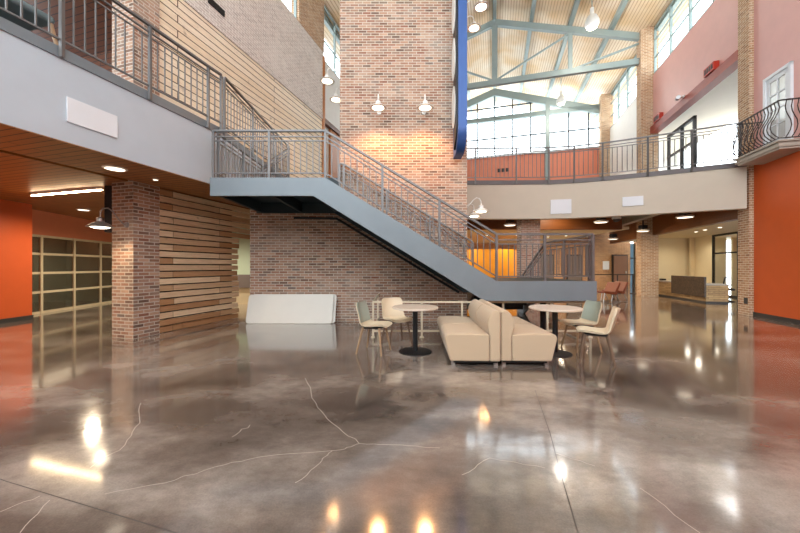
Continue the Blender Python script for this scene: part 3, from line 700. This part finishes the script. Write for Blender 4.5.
sc = thing('security_camera', H(WR-.1, 15.4, 7.95), 'white security camera on the daylit upper wall between two red boxes', 'camera')
MB().tube([H(WR, 15.4, 8.02), H(WR-.2, 15.4, 8.02)], .05, 12).build('mount', 'lampwhite', sc); MB().tube([H(WR-.18, 15.5, 8.0), H(WR-.3, 15.15, 7.92)], .07, 12).build('body', 'lampgrey', sc)
wv = tag(MB().hb(WL+.02, WL+.05, 6.45, 6.95, 7.85, 8.0).build('wall_vent', 'black'), 'dark slot vent high on the pale brick of the left wall', 'vent')
tag(MB().hb(6.975, 7.0, 11.85, 12.0, .32, .5).build('wall_outlet', 'dark'), 'dark outlet plate low on the right brick pilaster', 'outlet')
for i in range(3): tag(MB().hb(.2+i*.28, .4+i*.28, GT-.03, GT, 8.1, 8.35).build('wall_outlet', 'dark'), 'dark outlet plate on the salmon wall behind the bridge railing, %s of three' % ('left', 'middle', 'right')[i], 'outlet', 'outlets behind the bridge railing')
tag(MB().bx(13.2, 13.6, 21.45, 21.5, 1.2, 1.75).build('wall_poster', 'panelw'), 'white notice on the far brick wall left of the brown door', 'notice')

# white balcony door and Juliet balcony on the right wall
wd = struct(MB().hb(WR-.06, WR, 10.5, 11.38, 4.4, 4.5).hb(WR-.06, WR, 10.5, 10.58, 4.4, 6.48).hb(WR-.06, WR, 11.3, 11.38, 4.4, 6.48).hb(WR-.06, WR, 10.5, 11.38, 6.4, 6.48).build('door_6', 'panelw'))
lf = MB().hb(WR-.03, WR, 10.56, 10.7, 4.45, 6.44).hb(WR-.03, WR, 11.2, 11.34, 4.45, 6.44).hb(WR-.03, WR, 10.56, 11.34, 4.45, 4.7).hb(WR-.03, WR, 10.56, 11.34, 6.28, 6.44).hb(WR-.03, WR, 10.93, 10.97, 4.7, 6.3)
for zq in (5.1, 5.5, 5.9): lf.hb(WR-.03, WR, 10.7, 11.2, zq, zq+.03)
lf.build('door_leaf', 'panelw', wd); MB().hb(WR-.012, WR-.004, 10.7, 11.2, 4.7, 6.28).build('pane', 'chrome', wd)
jb = thing('juliet_balcony', H(6.8, 10.75, 4.2), 'small balcony with bellied wrought iron balusters on the right red wall', 'balcony')
s0, t0_, t1_ = 6.52, 10.05, 11.45
MB().hb(s0, WR, t0_, t1_, 4.2, 4.25).hb(s0-.04, WR, t0_-.04, t1_+.04, 4.25, 4.31).hb(s0-.02, WR, t0_-.02, t1_+.02, 4.31, 4.36).hb(s0-.07, WR, t0_-.07, t1_+.07, 4.36, 4.4).build('slab', 'mould', jb)
cor = [H(WR, t0_, 0), H(s0, t0_, 0), H(s0, t1_, 0), H(WR, t1_, 0)]
mb = MB(); mb2 = MB(); mb3 = MB()
for a, b in zip(cor, cor[1:]):
    mb.bar(a+UZ*5.36, b+UZ*5.36, .05, .02); mb2.bar(a+UZ*4.46, b+UZ*4.46, .03, .015)
mb.build('handrail', 'iron', jb); mb2.build('bottom_rail', 'iron', jb)
for a, b in zip(cor, cor[1:]):
    L = (b-a).length; n = max(3, int(L/.1)); out = Vector(((b-a).y, -(b-a).x, 0)).normalized()*(-1)
    ctr = H(6.9, 10.75); 
    if out.dot((a+b)/2-ctr) < 0: out = -out
    for i in range(n+1 if a == cor[1] else n):
        p = a+(b-a)*(i+.0 if i else .02)/n
        MB().tube([p+UZ*zz+out*o for zz, o in ((4.46, 0), (4.52, .07), (4.6, .14), (4.7, .17), (4.82, .15), (4.95, .08), (5.08, .02), (5.2, -.005), (5.3, .02), (5.36, .03))], .011, 6).build('baluster', 'iron', jb)

# ------------------------------------------------------------------ RECEPTION, FAR FURNITURE
dk = thing('reception_desk', V(12.0, 14.3, 0), 'tan stone reception desk with a dark granite front panel', 'desk')
d0, d1, d2 = V(12.62, 16.4, 0), V(11.74, 12.66, 0), V(12.4, 12.45, 0)
MB().prism([d0, d1, d2, V(13.3, 16.2, 0)], UZ*.06).build('plinth', 'dark', dk)
MB().prism([d0+UZ*.06, d1+UZ*.06, d2+UZ*.06, V(13.3, 16.2, .06)], UZ*.62).build('body', 'stone', dk)
MB().prism([d0+V(-.05, .05, .68), d1+V(-.06, -.06, .68), d2+V(.05, -.06, .68), V(13.35, 16.25, .68)], UZ*.05).build('countertop', 'mould', dk)
a, b = d1+V(-.06, -.08, 0), d1+(d0-d1)*.55+V(-.06, 0, 0)
MB().seg(a, b, .06, .22, 1.0, 1).build('front_panel', 'granite', dk)
tag(MB().prism([V(12.55, 15.8, .735), V(12.75, 15.8, .735), V(12.85, 16.1, .735), V(12.65, 16.1, .735)], UZ*.08).build('desk_phone', 'black', bevel=.01), 'small dark desk phone on the far end of the reception desk', 'phone')
oc = thing('office_chair', V(13.0, 13.2, 0), 'dark framed chair behind the right end of the reception desk', 'chair')
MB().tube([V(12.85, 13.0, .5), V(12.8, 13.05, .75), V(12.9, 13.1, .95), V(13.1, 13.2, .98)], .025, 8).build('arm', 'black', oc)
MB().lathe([(.25, .45), (.26, .5), (.2, .53)], V(13.05, 13.2, 0), 16).build('seat', 'dark', oc); MB().lathe([(.28, 0), (.2, .04), (.03, .08), (.03, .46)], V(13.05, 13.2, 0), 12).build('pedestal', 'black', oc)
def lounge(loc, rz, label):
    r = thing('lounge_chair', V(0, 0, 0), label, 'chair', 'rust lounge chairs')
    MB().prism([V(.3, -.3, .38), V(-.25, -.3, .32), V(-.25, -.3, .4), V(.3, -.3, .47)], V(0, .6, 0)).build('seat', 'rust', r, bevel=.02)
    MB().prism([V(-.22, -.3, .38), V(-.40, -.3, .78), V(-.33, -.3, .8), V(-.14, -.3, .42)], V(0, .6, 0)).build('backrest', 'rust', r, bevel=.02)
    for y in (-.28, .28): MB().tube([V(.28, y, .4), V(.34, y, .02), V(-.36, y, .02), V(-.2, y, .36)], .016, 8).build('leg', 'chrome', r)
    r.location = loc; r.rotation_euler.z = rz
lounge(V(7.95, 12.75, 0), R(188), 'rust orange lounge chair beyond the landing end, the left one'); lounge(V(8.55, 13.2, 0), R(188), 'rust orange lounge chair beyond the landing end, the right one')
bs = thing('barrier', V(10.5, 17, 0), 'dark low barrier rail on posts before the far brick wall', 'barrier')
MB().bar(V(9.9, 17, .98), V(12.05, 17, .98), .05, .05).build('top_bar', 'iron', bs)
for x in (10.0, 11.2, 12.0): MB().lathe([(.16, 0), (.16, .02), (.03, .04), (.03, .98)], V(x, 17, 0), 14).build('post', 'iron', bs)
cb = thing('counter', V(-6.0, 12.4, 0), 'cream counter with a grey-brown panel seen through the doorway left of the boards', 'counter')
MB().bx(-6.8, -4.6, 12.2, 12.7, 0, .62).build('body', 'cream_wall', cb); MB().bx(-6.8, -4.6, 12.1, 12.2, .62, 1.1).build('panel', 'doorgrey', cb)
# chair up on the balcony
lc = thing('balcony_chair', H(-5.98, 2.75, 4.23), 'teal-grey chair with pale wooden legs behind the left balcony railing', 'chair')
c0 = H(-5.98, 2.7, 4.23)
MB().hexa(c0+US*(-.3)+UT*(-.3)+UZ*.42, US*.6, UT*.6, UZ*.1).build('seat', 'teal', lc, bevel=.04, seg=3)
MB().hexa(c0+US*(-.33)+UT*(-.36)+UZ*.42, US*.66, UT*.1, UZ*.5+UT*-.12).build('backrest', 'teal', lc, bevel=.04, seg=3)
for a, b in ((-.26, -.26), (.26, -.26), (-.26, .26), (.26, .26)): MB().tube([c0+US*a+UT*b+UZ*.42, c0+US*a*1.25+UT*b*1.25], .028, 8, .018).build('leg', 'legwood', lc)

# ------------------------------------------------------------------ LIGHT
w = bpy.data.worlds.new('sky'); bpy.context.scene.world = w; w.use_nodes = True
bg = w.node_tree.nodes['Background']; bg.inputs[0].default_value = (.86, .94, 1.0, 1); bg.inputs[1].default_value = 5.2
WARM = (1, .80, .56)
def down(x, y, z, p, sx, sy, col=WARM): lamp_light(V(x, y, z), p*3.0, col, kind='SPOT', spot=2.9, rad=.09, name='ceiling_fill_light')  # added spots that brighten deep areas; only some stand near downlights
down(-8.2, 8.8, 3.0, 75, 0, 0); down(-7.5, 4, 3.0, 110, 0, 0); down(-8.0, 11.6, 3.0, 90, 0, 0); down(-12.6, 10.5, 3.0, 8, 0, 0)
for x in (3.0, 5.5, 7.6): down(x, 15.5, 2.86, 60, 1.5, 1.5); down(x, 18.5, 2.86, 60, 1.5, 1.5)
down(10.5, 18.5, 3.6, 120, 2.5, 2.5); down(9.0, 14.0, 3.6, 80, 1.5, 1.5); down(6, 12.2, 3.6, 40, 2, .5)
for x, y in ((13.2, 14.6), (14.3, 16.4), (15.9, 16.6)): down(x, y, 2.9, 24, .8, .8, (1, .9, .74))
down(-6, 11, 2.9, 60, .5, .5, (1, .95, .85))
down(-8.8, 5, 7.3, 12, .8, .8); down(11, 20, 7.4, 60, .8, .8, (1, .95, .9)); 
lamp_light(H(8.6, 14.5, 7.4), 60, (1, .96, .92), kind='AREA', size=(.8, 2), name='ceiling_fill_light')  # added area fill in the upper right room, no fixture there

# ------------------------------------------------------------------ CAMERA
cam = bpy.data.cameras.new('camera'); cam.lens = 36*F/800; cam.sensor_width = 36; cam.sensor_fit = 'HORIZONTAL'; cam.clip_start = .05
co = bpy.data.objects.new('camera', cam); C.objects.link(co); co.location = (0, 0, CAMZ); co.rotation_euler = (PI/2, 0, 0)
sc_ = bpy.context.scene; sc_.camera = co
sc_.view_settings.view_transform = 'Standard'; sc_.view_settings.look = 'None'; sc_.view_settings.gamma = 1; sc_.view_settings.exposure = 0.18
sc_.view_settings.use_curve_mapping = False
